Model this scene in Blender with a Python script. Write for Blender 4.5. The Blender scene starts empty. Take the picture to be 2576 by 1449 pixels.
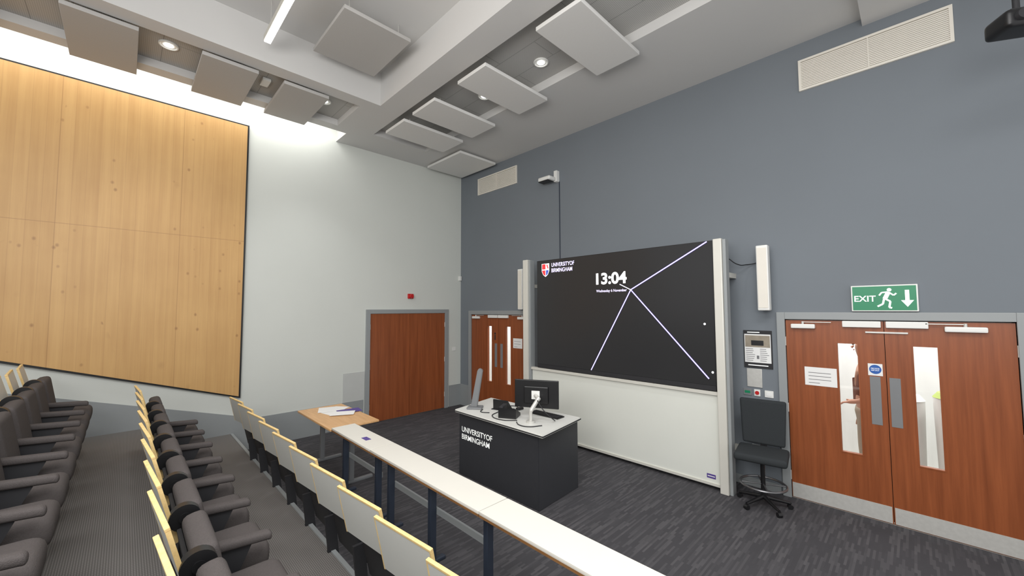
import bpy, bmesh, math, random
from mathutils import Vector, Matrix
random.seed(4)
COL=bpy.context.scene.collection
# ------------------------------------------------------------ materials
def lin(c):
    return tuple(((v/255)/12.92 if v/255<=.04045 else (((v/255)+.055)/1.055)**2.4) for v in c)+(1,)
def base(name):
    m=bpy.data.materials.new(name);m.use_nodes=True;nt=m.node_tree
    return m,nt,nt.nodes["Principled BSDF"]
def mat(name,rgb,rough=.6,metal=0,var=.06,scale=6,bump=0,bscale=80,emit=0,spec=.5):
    m,nt,p=base(name);c=lin(rgb)
    tc=nt.nodes.new("ShaderNodeTexCoord");n=nt.nodes.new("ShaderNodeTexNoise")
    n.inputs["Scale"].default_value=scale;n.inputs["Detail"].default_value=4
    nt.links.new(tc.outputs["Object"],n.inputs["Vector"])
    r=nt.nodes.new("ShaderNodeMix");r.data_type="RGBA"
    r.inputs[6].default_value=tuple(v*(1-var) for v in c[:3])+(1,)
    r.inputs[7].default_value=tuple(min(1,v*(1+var)) for v in c[:3])+(1,)
    nt.links.new(n.outputs[0],r.inputs[0]);nt.links.new(r.outputs[2],p.inputs["Base Color"])
    p.inputs["Roughness"].default_value=rough;p.inputs["Metallic"].default_value=metal
    p.inputs["Specular IOR Level"].default_value=spec
    if emit:
        nt.links.new(r.outputs[2],p.inputs["Emission Color"]);p.inputs["Emission Strength"].default_value=emit
    if bump:
        n2=nt.nodes.new("ShaderNodeTexNoise");n2.inputs["Scale"].default_value=bscale
        nt.links.new(tc.outputs["Object"],n2.inputs["Vector"])
        b=nt.nodes.new("ShaderNodeBump");b.inputs["Strength"].default_value=bump;b.inputs["Distance"].default_value=.01
        nt.links.new(n2.outputs[0],b.inputs["Height"]);nt.links.new(b.outputs[0],p.inputs["Normal"])
    return m
def math_node(nt,op,a,b=None,c=None):
    n=nt.nodes.new("ShaderNodeMath");n.operation=op
    for i,v in enumerate((a,b,c)):
        if v is None: continue
        if isinstance(v,(int,float)): n.inputs[i].default_value=v
        else: nt.links.new(v,n.inputs[i])
    return n.outputs[0]
def wood(name,dark,light,grain=(22,22,1.0),plank=0,axis=1,rough=.45,knots=False,seamz=None,seamy=None,knotc=(120,75,40),ramp=(.3,.7)):
    m,nt,p=base(name)
    tc=nt.nodes.new("ShaderNodeTexCoord");mp=nt.nodes.new("ShaderNodeMapping");mp.inputs["Scale"].default_value=grain
    nt.links.new(tc.outputs["Object"],mp.inputs[0])
    n=nt.nodes.new("ShaderNodeTexNoise");n.inputs["Scale"].default_value=1;n.inputs["Detail"].default_value=6;n.inputs["Roughness"].default_value=.6
    nt.links.new(mp.outputs[0],n.inputs["Vector"])
    sep=nt.nodes.new("ShaderNodeSeparateXYZ");nt.links.new(tc.outputs["Object"],sep.inputs[0])
    fac=n.outputs[0]
    if plank:
        q=math_node(nt,"FLOOR",math_node(nt,"DIVIDE",sep.outputs[axis],plank))
        wn=nt.nodes.new("ShaderNodeTexWhiteNoise");wn.noise_dimensions="1D";nt.links.new(q,wn.inputs["W"])
        nb=nt.nodes.new("ShaderNodeTexNoise");nb.inputs["Scale"].default_value=1.6;nb.inputs["Detail"].default_value=3;nt.links.new(tc.outputs["Object"],nb.inputs["Vector"])
        fac=math_node(nt,"ADD",math_node(nt,"ADD",math_node(nt,"MULTIPLY",fac,.55),math_node(nt,"MULTIPLY",nb.outputs[0],.35)),math_node(nt,"MULTIPLY",wn.outputs[0],.10))
    cr=nt.nodes.new("ShaderNodeValToRGB");cr.color_ramp.elements[0].position=ramp[0];cr.color_ramp.elements[1].position=ramp[1]
    cr.color_ramp.elements[0].color=lin(dark);cr.color_ramp.elements[1].color=lin(light)
    nt.links.new(fac,cr.inputs[0]);col=cr.outputs[0]
    def mixto(mask,c):
        nonlocal col
        mx=nt.nodes.new("ShaderNodeMix");mx.data_type="RGBA";nt.links.new(mask,mx.inputs[0]);nt.links.new(col,mx.inputs[6]);mx.inputs[7].default_value=lin(c);col=mx.outputs[2]
    if knots:
        for sc,off,th,st in ((2.6,(0,0,0),.48,.55),(1.2,(3,7,5),.47,.15)):
            mp2=nt.nodes.new("ShaderNodeMapping");mp2.inputs["Scale"].default_value=(.2,3.6*sc,2.6*sc);mp2.inputs["Location"].default_value=off;nt.links.new(tc.outputs["Object"],mp2.inputs[0])
            v=nt.nodes.new("ShaderNodeTexVoronoi");v.inputs["Scale"].default_value=1.0;nt.links.new(mp2.outputs[0],v.inputs["Vector"])
            mr=nt.nodes.new("ShaderNodeMapRange");mr.inputs[1].default_value=.05;mr.inputs[2].default_value=.2;mr.inputs[3].default_value=st;mr.inputs[4].default_value=0
            nt.links.new(v.outputs["Distance"],mr.inputs[0])
            sc3=nt.nodes.new("ShaderNodeSeparateColor");nt.links.new(v.outputs["Color"],sc3.inputs[0])
            pick=math_node(nt,"GREATER_THAN",sc3.outputs[0],.62)
            mp3=nt.nodes.new("ShaderNodeMapping");mp3.inputs["Scale"].default_value=(1,1.6,.55);nt.links.new(tc.outputs["Object"],mp3.inputs[0])
            n3=nt.nodes.new("ShaderNodeTexNoise");n3.inputs["Scale"].default_value=1.0;n3.inputs["Detail"].default_value=0;nt.links.new(mp3.outputs[0],n3.inputs["Vector"])
            g=math_node(nt,"MULTIPLY",math_node(nt,"GREATER_THAN",n3.outputs[0],th),pick)
            mixto(math_node(nt,"MULTIPLY",mr.outputs[0],g),knotc)
    if plank:
        fr=math_node(nt,"FRACT",math_node(nt,"DIVIDE",sep.outputs[axis],plank))
        mixto(math_node(nt,"MULTIPLY",math_node(nt,"LESS_THAN",fr,.05),.12),knotc)
    if seamz is not None:
        mixto(math_node(nt,"MULTIPLY",math_node(nt,"LESS_THAN",math_node(nt,"ABSOLUTE",math_node(nt,"SUBTRACT",sep.outputs[2],seamz)),.004),.35),knotc)
    if seamy:
        fr=math_node(nt,"FRACT",math_node(nt,"DIVIDE",math_node(nt,"ADD",sep.outputs[axis],.35),seamy))
        mixto(math_node(nt,"MULTIPLY",math_node(nt,"LESS_THAN",fr,.005),.35),knotc)
    nt.links.new(col,p.inputs["Base Color"]);p.inputs["Roughness"].default_value=rough
    return m
def carpet_mat():
    m,nt,p=base("streaked_carpet")
    tc=nt.nodes.new("ShaderNodeTexCoord");mp=nt.nodes.new("ShaderNodeMapping");mp.inputs["Rotation"].default_value=(0,0,math.radians(90))
    nt.links.new(tc.outputs["Object"],mp.inputs[0])
    b=nt.nodes.new("ShaderNodeTexBrick");b.inputs["Scale"].default_value=1;b.inputs["Brick Width"].default_value=.17;b.inputs["Row Height"].default_value=.018
    b.inputs["Mortar Size"].default_value=0;b.inputs["Color1"].default_value=lin((66,65,68));b.inputs["Color2"].default_value=lin((112,110,112));b.inputs["Bias"].default_value=-.42
    b.offset=.37
    nt.links.new(mp.outputs[0],b.inputs["Vector"])
    n=nt.nodes.new("ShaderNodeTexNoise");n.inputs["Scale"].default_value=2.5;nt.links.new(tc.outputs["Object"],n.inputs["Vector"])
    mx=nt.nodes.new("ShaderNodeMix");mx.data_type="RGBA";mx.inputs[7].default_value=lin((75,74,77))
    nt.links.new(math_node(nt,"MULTIPLY",n.outputs[0],.9),mx.inputs[0]);nt.links.new(b.outputs[0],mx.inputs[6]);nt.links.new(mx.outputs[2],p.inputs["Base Color"])
    p.inputs["Roughness"].default_value=.95;p.inputs["Specular IOR Level"].default_value=.15
    return m
def rib_mat():
    m,nt,p=base("ribbed_carpet")
    tc=nt.nodes.new("ShaderNodeTexCoord");c=[]
    for d in ("X","Y"):
        w=nt.nodes.new("ShaderNodeTexWave");w.bands_direction=d;w.inputs["Scale"].default_value=14 if d=="X" else 26;w.inputs["Distortion"].default_value=.2
        nt.links.new(tc.outputs["Object"],w.inputs["Vector"]);c.append(w.outputs[1])
    f=math_node(nt,"MULTIPLY",math_node(nt,"ADD",math_node(nt,"MULTIPLY",c[0],.6),.4),c[1])
    cr=nt.nodes.new("ShaderNodeValToRGB");cr.color_ramp.elements[0].color=lin((98,95,93));cr.color_ramp.elements[1].color=lin((134,131,128))
    nt.links.new(f,cr.inputs[0]);nt.links.new(cr.outputs[0],p.inputs["Base Color"])
    p.inputs["Roughness"].default_value=.95;p.inputs["Specular IOR Level"].default_value=.15
    return m
def perf_mat():
    m,nt,p=base("perforated_tile")
    tc=nt.nodes.new("ShaderNodeTexCoord")
    v=nt.nodes.new("ShaderNodeTexVoronoi");v.inputs["Scale"].default_value=60;v.inputs["Randomness"].default_value=0;nt.links.new(tc.outputs["Object"],v.inputs["Vector"])
    cr=nt.nodes.new("ShaderNodeValToRGB");cr.color_ramp.elements[0].position=.25;cr.color_ramp.elements[1].position=.35
    cr.color_ramp.elements[0].color=lin((160,159,156));cr.color_ramp.elements[1].color=lin((190,189,186))
    nt.links.new(v.outputs["Distance"],cr.inputs[0])
    b=nt.nodes.new("ShaderNodeTexBrick");b.inputs["Scale"].default_value=1;b.inputs["Brick Width"].default_value=1.2;b.inputs["Row Height"].default_value=.35;b.inputs["Mortar Size"].default_value=.006
    b.inputs["Color1"].default_value=b.inputs["Color2"].default_value=(1,1,1,1);b.inputs["Mortar"].default_value=(.72,.72,.72,1);nt.links.new(tc.outputs["Object"],b.inputs["Vector"])
    mx=nt.nodes.new("ShaderNodeMix");mx.data_type="RGBA";mx.blend_type="MULTIPLY";mx.inputs[0].default_value=1
    nt.links.new(cr.outputs[0],mx.inputs[6]);nt.links.new(b.outputs[0],mx.inputs[7])
    nt.links.new(mx.outputs[2],p.inputs["Base Color"]);p.inputs["Roughness"].default_value=.7
    return m
def glass_mat():
    m,nt,p=base("door_glass");nt.nodes.remove(p)
    t=nt.nodes.new("ShaderNodeBsdfTransparent");g=nt.nodes.new("ShaderNodeBsdfGlossy");g.inputs["Roughness"].default_value=.03
    n=nt.nodes.new("ShaderNodeTexNoise");n.inputs["Scale"].default_value=3
    mx=nt.nodes.new("ShaderNodeMixShader");mr=math_node(nt,"MULTIPLY",n.outputs[0],.12)
    nt.links.new(mr,mx.inputs[0]);nt.links.new(t.outputs[0],mx.inputs[1]);nt.links.new(g.outputs[0],mx.inputs[2])
    nt.links.new(mx.outputs[0],nt.nodes["Material Output"].inputs[0]);return m
M=dict(
 white=mat("white_paint",(211,214,208),.8,var=.03,scale=1.5),
 grey=mat("blue_grey_paint",(121,127,133),.85,var=.04,scale=1.2,spec=.2),
 band=mat("grey_gloss_paint",(146,150,151),.5,var=.03),
 frame=mat("grey_frame_paint",(148,152,153),.45,var=.03),
 patch=mat("pale_grey_patch",(192,194,191),.6,var=.05),
 ceil=mat("ceiling_paint",(211,210,208),.85,var=.02,scale=1),
 perf=perf_mat(),
 panel=mat("acoustic_fabric",(186,184,181),.9,var=.05,scale=90),
 panelw=mat("white_panel",(228,227,224),.85,var=.02,scale=40),
 maple=wood("maple_veneer",(190,146,90),(212,170,110),grain=(18,18,.7),plank=.115,axis=1,knots=True,seamz=3.18,seamy=1.15,knotc=(126,80,44),ramp=(.3,.7)),
 mahog=wood("mahogany_veneer",(122,64,34),(158,88,50),grain=(24,24,1.0),rough=.35,ramp=(.25,.75)),
 beech=wood("beech_laminate",(202,156,106),(222,178,128),grain=(3,24,24),rough=.4),
 ply=wood("pale_ply_edge",(218,186,124),(236,208,150),grain=(30,30,30),rough=.5),
 carpet=carpet_mat(), rib=rib_mat(),
 steel=mat("brushed_steel",(206,205,200),.4,metal=.3,var=.12,scale=30),
 alu=mat("cream_aluminium",(214,212,203),.4,metal=.1,var=.03),
 black=mat("black_plastic",(22,22,24),.4,var=.2,scale=30),
 blackm=mat("black_matt",(40,40,43),.7,var=.15,scale=20),
 screen=mat("dark_display",(38,38,39),.25,var=.03,scale=2,emit=.55,spec=.3),
 glow=mat("white_glow",(255,255,255),.5,var=0,emit=1.6),
 glowt=mat("tinted_glow",(224,214,255),.5,var=0,emit=1.2),
 glowp=mat("violet_edge",(110,90,200),.5,var=0.02,emit=.7),
 red=mat("red_plastic",(190,30,32),.4,var=.08), redglow=mat("red_glow",(215,50,55),.5,var=.02,emit=.9),blueglow=mat("blue_glow",(60,80,170),.5,var=.02,emit=.8),
 board=mat("whiteboard_enamel",(224,226,218),.25,var=.02,scale=3),
 cream=mat("cream_vent_metal",(228,223,212),.5,var=.03),
 ventd=mat("vent_shadow",(186,180,168),.8,var=.05),
 wplas=mat("white_plastic",(232,232,228),.45,var=.02),
 green=mat("sign_green",(20,124,84),.4,var=.05,emit=.12),
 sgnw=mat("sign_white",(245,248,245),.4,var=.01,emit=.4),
 blue=mat("sign_blue",(40,92,170),.4,var=.04),
 paper=mat("paper",(236,236,234),.8,var=.02), ink=mat("grey_ink",(120,120,122),.8,var=.1,scale=50),
 fabric=mat("dark_seat_fabric",(88,83,82),.95,var=.16,scale=120,bump=.4,bscale=300,spec=.1),
 fabrick=mat("charcoal_fabric",(54,57,59),.95,var=.15,scale=120,spec=.1),
 lam=mat("grey_laminate",(198,199,194),.45,var=.03,scale=4),
 desk=mat("off_white_laminate",(222,219,210),.35,var=.02,scale=4),
 dedge=wood("brown_desk_edge",(120,84,50),(150,110,70),grain=(3,30,30)),
 navy=mat("dark_blue_steel",(48,56,70),.5,var=.08,scale=20),
 lectern=mat("charcoal_laminate",(52,53,57),.5,var=.08,scale=30),
 ltop=mat("pale_grey_top",(218,218,213),.4,var=.02),
 purple=mat("purple_print",(84,66,140),.6,var=.1), glass=glass_mat(),
 lamp=mat("lamp_glow",(255,255,250),.5,var=0,emit=8),
 hall=mat("hall_white",(240,240,236),.8,var=.01), hallf=mat("hall_floor",(200,198,190),.5,var=.04),
 lime=mat("lime_green",(165,182,96),.5,var=.05), skin=mat("skin",(205,155,130),.6,var=.05,scale=20),
 jump=mat("brown_knit",(128,80,64),.9,var=.12,scale=60), trou=mat("beige_cloth",(182,168,148),.9,var=.06,scale=30),
 hair=mat("dark_brown_hair",(60,42,32),.8,var=.2,scale=60), grey2=mat("mid_grey_plastic",(124,126,128),.5,var=.05),
 chrome=mat("dark_chrome",(120,120,122),.3,metal=.7,var=.05),
 photo=mat("poster_photo",(150,140,124),.6,var=.35,scale=14))
# ------------------------------------------------------------ geometry helpers
def box(bm,lo,hi,mi=0,bev=0,seg=2,mtx=None):
    r=bmesh.ops.create_cube(bm,size=1)
    s=[hi[i]-lo[i] for i in range(3)];c=[(hi[i]+lo[i])/2 for i in range(3)]
    vs=r["verts"]
    for v in vs: v.co=Vector((v.co.x*s[0]+c[0],v.co.y*s[1]+c[1],v.co.z*s[2]+c[2]))
    fs=set(f for v in vs for f in v.link_faces)
    if bev:
        es=list(set(e for v in vs for e in v.link_edges))
        g=bmesh.ops.bevel(bm,geom=es,offset=bev,segments=seg,profile=.6,affect="EDGES")
        vs=set(g["verts"])|set(v for v in vs if v.is_valid)
        fs=set(f for v in vs for f in v.link_faces)
    for f in fs: f.material_index=mi
    if mtx is not None:
        for v in vs: v.co=mtx@v.co
    return vs
def cyl(bm,p0,p1,r0,r1=None,n=20,mi=0,caps=True):
    r1=r0 if r1 is None else r1
    p0=Vector(p0);p1=Vector(p1);d=p1-p0
    g=bmesh.ops.create_cone(bm,cap_ends=caps,segments=n,radius1=r0,radius2=r1,depth=d.length)
    q=d.to_track_quat("Z","Y").to_matrix().to_4x4();t=Matrix.Translation((p0+p1)/2)@q
    for v in g["verts"]: v.co=t@v.co
    for f in set(f for v in g["verts"] for f in v.link_faces): f.material_index=mi
def torus(bm,c,R,r,n=32,k=8,mi=0):
    rings=[]
    for i in range(n):
        a=2*math.pi*i/n;ring=[]
        for j in range(k):
            b=2*math.pi*j/k;rr=R+r*math.cos(b)
            ring.append(bm.verts.new((c[0]+rr*math.cos(a),c[1]+rr*math.sin(a),c[2]+r*math.sin(b))))
        rings.append(ring)
    for i in range(n):
        for j in range(k):
            f=bm.faces.new((rings[i][j],rings[(i+1)%n][j],rings[(i+1)%n][(j+1)%k],rings[i][(j+1)%k]));f.material_index=mi
def prism(bm,pts,a,b,axis="y",mi=0):
    """extrude 2d polygon between a and b along axis"""
    def P(u,v,w):
        return {"y":(u,w,v),"x":(w,u,v),"z":(u,v,w)}[axis]
    A=[bm.verts.new(P(u,v,a)) for u,v in pts];B=[bm.verts.new(P(u,v,b)) for u,v in pts];n=len(pts)
    fs=[bm.faces.new(A),bm.faces.new(B[::-1])]
    for i in range(n): fs.append(bm.faces.new((A[i],B[i],B[(i+1)%n],A[(i+1)%n])))
    for f in fs: f.material_index=mi
def grid_boxes(bm,x0,x1,z0,z1,holes,mk,mi=0):
    xs=sorted({x0,x1}|{h[0] for h in holes}|{h[1] for h in holes});zs=sorted({z0,z1}|{h[2] for h in holes}|{h[3] for h in holes})
    xs=[x for x in xs if x0<=x<=x1];zs=[z for z in zs if z0<=z<=z1]
    for i in range(len(xs)-1):
        for j in range(len(zs)-1):
            cx=(xs[i]+xs[i+1])/2;cz=(zs[j]+zs[j+1])/2
            if any(h[0]<cx<h[1] and h[2]<cz<h[3] for h in holes): continue
            lo,hi=mk(xs[i],xs[i+1],zs[j],zs[j+1]);box(bm,lo,hi,mi)
def finish(name,bm,mats,parent=None,loc=(0,0,0),rot=None,smooth=False,label=None,cat=None,kind=None,group=None,flatbig=False):
    bmesh.ops.recalc_face_normals(bm,faces=bm.faces)
    me=bpy.data.meshes.new(name);bm.to_mesh(me);bm.free()
    for m in (mats if isinstance(mats,(list,tuple)) else [mats]): me.materials.append(M[m] if isinstance(m,str) else m)
    if smooth:
        for f in me.polygons: f.use_smooth=True
        try: me.set_sharp_from_angle(angle=math.radians(40))
        except Exception: pass
        if flatbig:
            a=max(f.area for f in me.polygons)
            for f in me.polygons:
                if f.area>a*.12: f.use_smooth=False
    o=bpy.data.objects.new(name,me);COL.objects.link(o);o.location=loc
    if rot: o.rotation_euler=rot
    if parent: o.parent=parent
    tag(o,label,cat,kind,group);return o
def tag(o,label=None,cat=None,kind=None,group=None):
    if label: o["label"]=label
    if cat: o["category"]=cat
    if kind: o["kind"]=kind
    if group: o["group"]=group
def empty(name,label,cat,loc=(0,0,0),rz=0,kind=None,group=None,parent=None):
    o=bpy.data.objects.new(name,None);COL.objects.link(o);o.location=loc;o.rotation_euler=(0,0,rz);o.empty_display_size=.1
    if parent: o.parent=parent
    tag(o,label,cat,kind,group);return o
def B(name,lo,hi,m,parent=None,bev=0,seg=2,smooth=None,loc=(0,0,0),rot=None,**k):
    bm=bmesh.new();box(bm,lo,hi,0,bev,seg);return finish(name,bm,m,parent,loc,rot,smooth=bool(bev) if smooth is None else smooth,flatbig=True,**k)
def C(name,p0,p1,r,m,parent=None,r1=None,n=20,**k):
    bm=bmesh.new();cyl(bm,p0,p1,r,r1,n);return finish(name,bm,m,parent,smooth=True,**k)
def copy_thing(root,loc,rz=None,label=None,group=None):
    def rec(o,par):
        c=o.copy();COL.objects.link(c)
        if par: c.parent=par
        for ch in list(o.children): rec(ch,c)
        return c
    c=rec(root,None);c.location=loc
    if rz is not None: c.rotation_euler=(0,0,rz)
    if label: c["label"]=label
    if group: c["group"]=group
    return c
def text(name,body,x0,x1,z0,z1,y,m,parent=None,bold=0,ext=.001,facing="-y"):
    cu=bpy.data.curves.new(name+"_c","FONT");cu.body=body;cu.size=1;cu.extrude=0;cu.offset=bold
    cu.align_x="LEFT"
    t=bpy.data.objects.new(name+"_t",cu);COL.objects.link(t);bpy.context.view_layer.update()
    dg=bpy.context.evaluated_depsgraph_get();me=bpy.data.meshes.new_from_object(t.evaluated_get(dg))
    bpy.data.objects.remove(t)
    us=[v.co.x for v in me.vertices];vs=[v.co.y for v in me.vertices];a,b,c,d=min(us),max(us),min(vs),max(vs)
    for v in me.vertices:
        u=(v.co.x-a)/(b-a);w=(v.co.y-c)/(d-c)
        v.co=(x0+u*(x1-x0),y,z0+w*(z1-z0))
    me.name=name;me.materials.clear();me.materials.append(M[m])
    o=bpy.data.objects.new(name,me);COL.objects.link(o)
    if parent: o.parent=parent
    return o
def stroke(bm,pts,w,y0,y1,mi=0):
    for (a,b),(c,d) in zip(pts[:-1],pts[1:]):
        L=math.hypot(c-a,d-b);nx,nz=-(d-b)/L*w/2,(c-a)/L*w/2
        prism(bm,[(a+nx,b+nz),(c+nx,d+nz),(c-nx,d-nz),(a-nx,b-nz)],y0,y1,"y",mi)
def circ(cx,cz,r,n=24): return [(cx+r*math.cos(2*math.pi*i/n),cz+r*math.sin(2*math.pi*i/n)) for i in range(n)]
def tube(name,pts,r,m,parent=None,**k):
    cu=bpy.data.curves.new(name,"CURVE");cu.dimensions="3D";cu.bevel_depth=r;cu.bevel_resolution=2;cu.resolution_u=6
    s=cu.splines.new("BEZIER");s.bezier_points.add(len(pts)-1)
    for p,q in zip(s.bezier_points,pts): p.co=q;p.handle_left_type=p.handle_right_type="AUTO"
    t=bpy.data.objects.new(name+"_t",cu);COL.objects.link(t);bpy.context.view_layer.update()
    me=bpy.data.meshes.new_from_object(t.evaluated_get(bpy.context.evaluated_depsgraph_get()));bpy.data.objects.remove(t)
    me.name=name;me.materials.clear();me.materials.append(M[m])
    for f in me.polygons: f.use_smooth=True
    o=bpy.data.objects.new(name,me);COL.objects.link(o)
    if parent: o.parent=parent
    tag(o,**k);return o

# ------------------------------------------------------------ room shell
ZC=5.18;TOP=5.68;XR=10.0;YB=-10.6
S=dict(kind="structure")
bm=bmesh.new();grid_boxes(bm,-.12,XR,0,TOP,[(.40,2.16,0,2.02),(6.18,7.84,0,2.0)],lambda a,b,c,d:((a,0,c),(b,.12,d)))
finish("wall_front",bm,"grey",label="blue-grey painted end wall behind the teaching area",**S)
B("wall_left",(-.12,YB,0),(0,0,TOP),"white",label="off-white painted side wall with washed light",**S)
B("floor",(-.12,-4.25,-.1),(XR,0,0),"carpet",label="charcoal carpet with short pale streaks",**S)
TY=[-4.25,-5.15,-6.05,-6.95,-7.85,-8.75,YB]
for i in range(6):
    B("floor_tier",(0,TY[i+1],-.1),(XR,TY[i],.28*(i+1)),"rib",label="raised seating tier in ribbed grey carpet",**S)
    B("trim_%d"%(i+1),(0.02,TY[i]-.02,.28*(i+1)),(XR,TY[i]+.012,.28*(i+1)+.008),"frame",label="grey step nosing along a seating tier",**S)
# ceiling
bm=bmesh.new()
grid_boxes(bm,0,XR,-2.83,0,[(.75,9.6,-2.47,-1.41)],lambda a,b,c,d:((a,c,ZC),(b,d,ZC+.12)))
box(bm,(.7,-2.5,ZC+.121),(9.65,-1.38,ZC+.15),1)
box(bm,(0,-2.83,ZC+.12),(XR,-2.75,TOP))
grid_boxes(bm,.46,1.75,YB,-2.8305,[(.66,1.52,-10,-3.05)],lambda a,b,c,d:((a,c,ZC),(b,d,ZC+.1)))
box(bm,(.64,-10,ZC+.101),(1.54,-3.0,ZC+.14),1)
box(bm,(1.67,YB,ZC+.1),(1.75,-2.8305,TOP))
box(bm,(-.12,YB,TOP),(XR,.12,TOP+.08))
box(bm,(1.751,-6.85,ZC+.05),(XR,-6.35,TOP-.001))
box(bm,(6.97,-1.3,5.10),(XR,0,ZC-.001))
finish("ceiling",bm,["ceil","perf"],label="pale grey coffered ceiling with recessed service strips",**S)
# low bands
bm=bmesh.new()
prism(bm,[(-2.24,0),(-4.25,0),(-4.25,.28),(-5.15,.28),(-5.15,.56),(-6.05,.56),(-6.05,.84),(-6.95,.84),(-6.95,1.12),(-9,1.6),(-9,1.97),(-6.01,1.08),(-3.96,.46),(-2.24,.46)],0.0005,.012,"x")
prism(bm,[(-.32,0),(-.32,.46),(-.013,.46),(-.013,0)],.0005,.012,"x")
finish("baseboard_left",bm,"band",label="grey painted low band rising with the tiers",**S)
B("baseboard_front",(.0,-.012,0),(.30,-.0005,.46),"band",label="grey painted low band by the corner",**S)
B("baseboard_front",(2.3,-.012,0),(6.08,-.0005,.1),"band",label="grey skirting under the blue-grey wall",**S)
B("trim_7",(.0,-2.62,.461),(.008,-2.23,.98),"patch",label="pale grey patch beside the door frame",**S)  # thin board, slightly greyer than the wall around it
# hall behind
bm=bmesh.new();box(bm,(-.1,2.3,0),(XR,2.4,2.7));box(bm,(-.2,.12,0),(-.1,2.4,2.7));box(bm,(XR,.12,0),(XR+.1,2.4,2.7));box(bm,(-.1,.12,2.7),(XR,2.4,2.8))
finish("wall_hallway",bm,"hall",label="bright white hallway walls beyond the doors",**S)
B("floor_hallway",(-.1,0,-.1),(XR,2.4,0),"hallf",label="pale vinyl hallway floor",**S)

# maple feature panel on left wall
bm=bmesh.new()
yp=lambda y:.83-(y+4.19)*.329
prism(bm,[(-4.19,.83),(-4.19,4.99),(-9.6,4.99),(-9.6,yp(-9.6))],.03,.06,"x")
P=empty("timber_wall_panel","pale maple veneer panelling with knots and dark edge","wall panel")
finish("veneer_board",bm,"maple",P)
bm=bmesh.new()
prism(bm,[(-4.165,.80),(-4.165,5.015),(-9.62,5.015),(-9.62,yp(-9.6)-.03)],.001,.045,"x")
finish("edge_trim",bm,"black",P,label="thin black edge trim around the veneer")

# ------------------------------------------------------------ doors
def frame_front(x0,x1,zt,parent,w=.08,proud=.03):
    bm=bmesh.new();box(bm,(x0-w,-proud,0),(x0,.12,zt+w),bev=.004);box(bm,(x1,-proud,0),(x1+w,.12,zt+w),bev=.004);box(bm,(x0,-proud,zt),(x1,.12,zt+w),bev=.004)
    box(bm,(x0,.046,zt-.03),(x1,.07,zt));box(bm,(x0,.046,0),(x0+.02,.07,zt));box(bm,(x1-.02,.046,0),(x1,.07,zt))
    return finish("door_frame",bm,"frame",parent,label="grey painted door frame")
def leaf(x0,x1,zt,win,parent):
    bm=bmesh.new();grid_boxes(bm,x0,x1,.008,zt,[win],lambda a,b,c,d:((a,0,c),(b,.044,d)))
    finish("door_leaf",bm,"mahog",parent,label="reddish-brown veneered door leaf")
    B("glass_pane",(win[0],.018,win[2]),(win[1],.024,win[3]),"glass",parent)
    bm=bmesh.new();t=.012
    grid_boxes(bm,win[0]-t,win[1]+t,win[2]-t,win[3]+t,[win],lambda a,b,c,d:((a,-.004,c),(b,.0,d)));finish("glazing_bead",bm,"mahog",parent)
def closer(x0,x1,z,parent,arm):
    g=empty("door_closer",None,None,parent=parent)
    B("closer_body",(x0,-.055,z),(x1,-.001,z+.05),"wplas",g,bev=.012,label="pale grey closer body")
    xa=(x0+x1)/2;B("closer_arm",(min(xa,arm),-.04,z+.068),(max(xa,arm),-.028,z+.076),"steel",g)
    C("closer_pivot",(xa,-.034,z+.045),(xa,-.034,z+.08),.012,"steel",g)
def notice(name,x0,x1,z0,z1,y,parent,lines=4,head=None,label=None,cat=None):
    e=empty(name,label,cat,parent=parent) if parent is None else empty(name,None,None,parent=parent)
    B("sheet",(x0,y-.002,z0),(x1,y,z1),"paper",e)
    bm=bmesh.new();h=(z1-z0);w=x1-x0
    for i in range(lines):
        zz=z1-h*(.3+.55*i/max(1,lines-1));ln=w*(.35 if i==lines-1 else .7);box(bm,(x0+w*.12,y-.0028,zz-.003),(x0+w*.12+ln,y-.0022,zz+.003))
    finish("printed_lines",bm,"ink",e);return e
# big doors
D=empty("door_1","pair of mahogany doors with tall glass slots and steel plates","door",(0,0,0),kind="structure")
frame_front(6.18,7.84,2.0,D)
leaf(6.185,7.0075,1.99,(6.64,6.80,.62,1.75),D);leaf(7.0125,7.835,1.99,(7.21,7.37,.62,1.75),D)
B("light_stop_strip",(6.99,.0445,.01),(7.03,.056,1.985),"blackm",D)  # dark strip added behind the leaf gap to block hallway light
for a,b in ((6.19,7.0),(7.02,7.83)): B("kick_plate",(a,-.003,.012),(b,0,.17),"steel",D,label="brushed steel kick plate")
for a,b in ((6.885,6.965),(7.03,7.11)): B("push_plate",(a,-.003,.95),(b,0,1.43),"grey2",D,bev=.001,label="dull steel push plate")
closer(6.24,6.46,1.90,D,6.60);closer(7.42,7.68,1.90,D,7.30)
for a,b in ((6.69,6.99),(7.025,7.32)): B("door_magnet",(a,-.04,1.925),(b,-.001,1.99),"wplas",D,bev=.008,label="white door magnet box")
B("magnet_bar",(6.87,-.02,1.87),(7.18,-.001,1.885),"steel",D)
e=empty("fire_door_sign",None,None,parent=D);B("sign_plate",(6.875,-.003,1.44),(6.985,-.001,1.56),"paper",e)
bm=bmesh.new();prism(bm,circ(6.93,1.503,.046),-.0045,-.003);finish("blue_disc",bm,"blue",e,label="round blue sign disc")
text("sign_lettering","FIRE DOOR\nKEEP SHUT",6.898,6.962,1.487,1.518,-.0052,"sgnw",e)
notice("paper_notice",6.345,6.625,1.275,1.475,-.001,D,4)
for x in (6.178,7.842):
    for z in (.25,1.0,1.75):C("hinge",(x,-.012,z-.05),(x,-.012,z+.05),.008,"steel",D)
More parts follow.
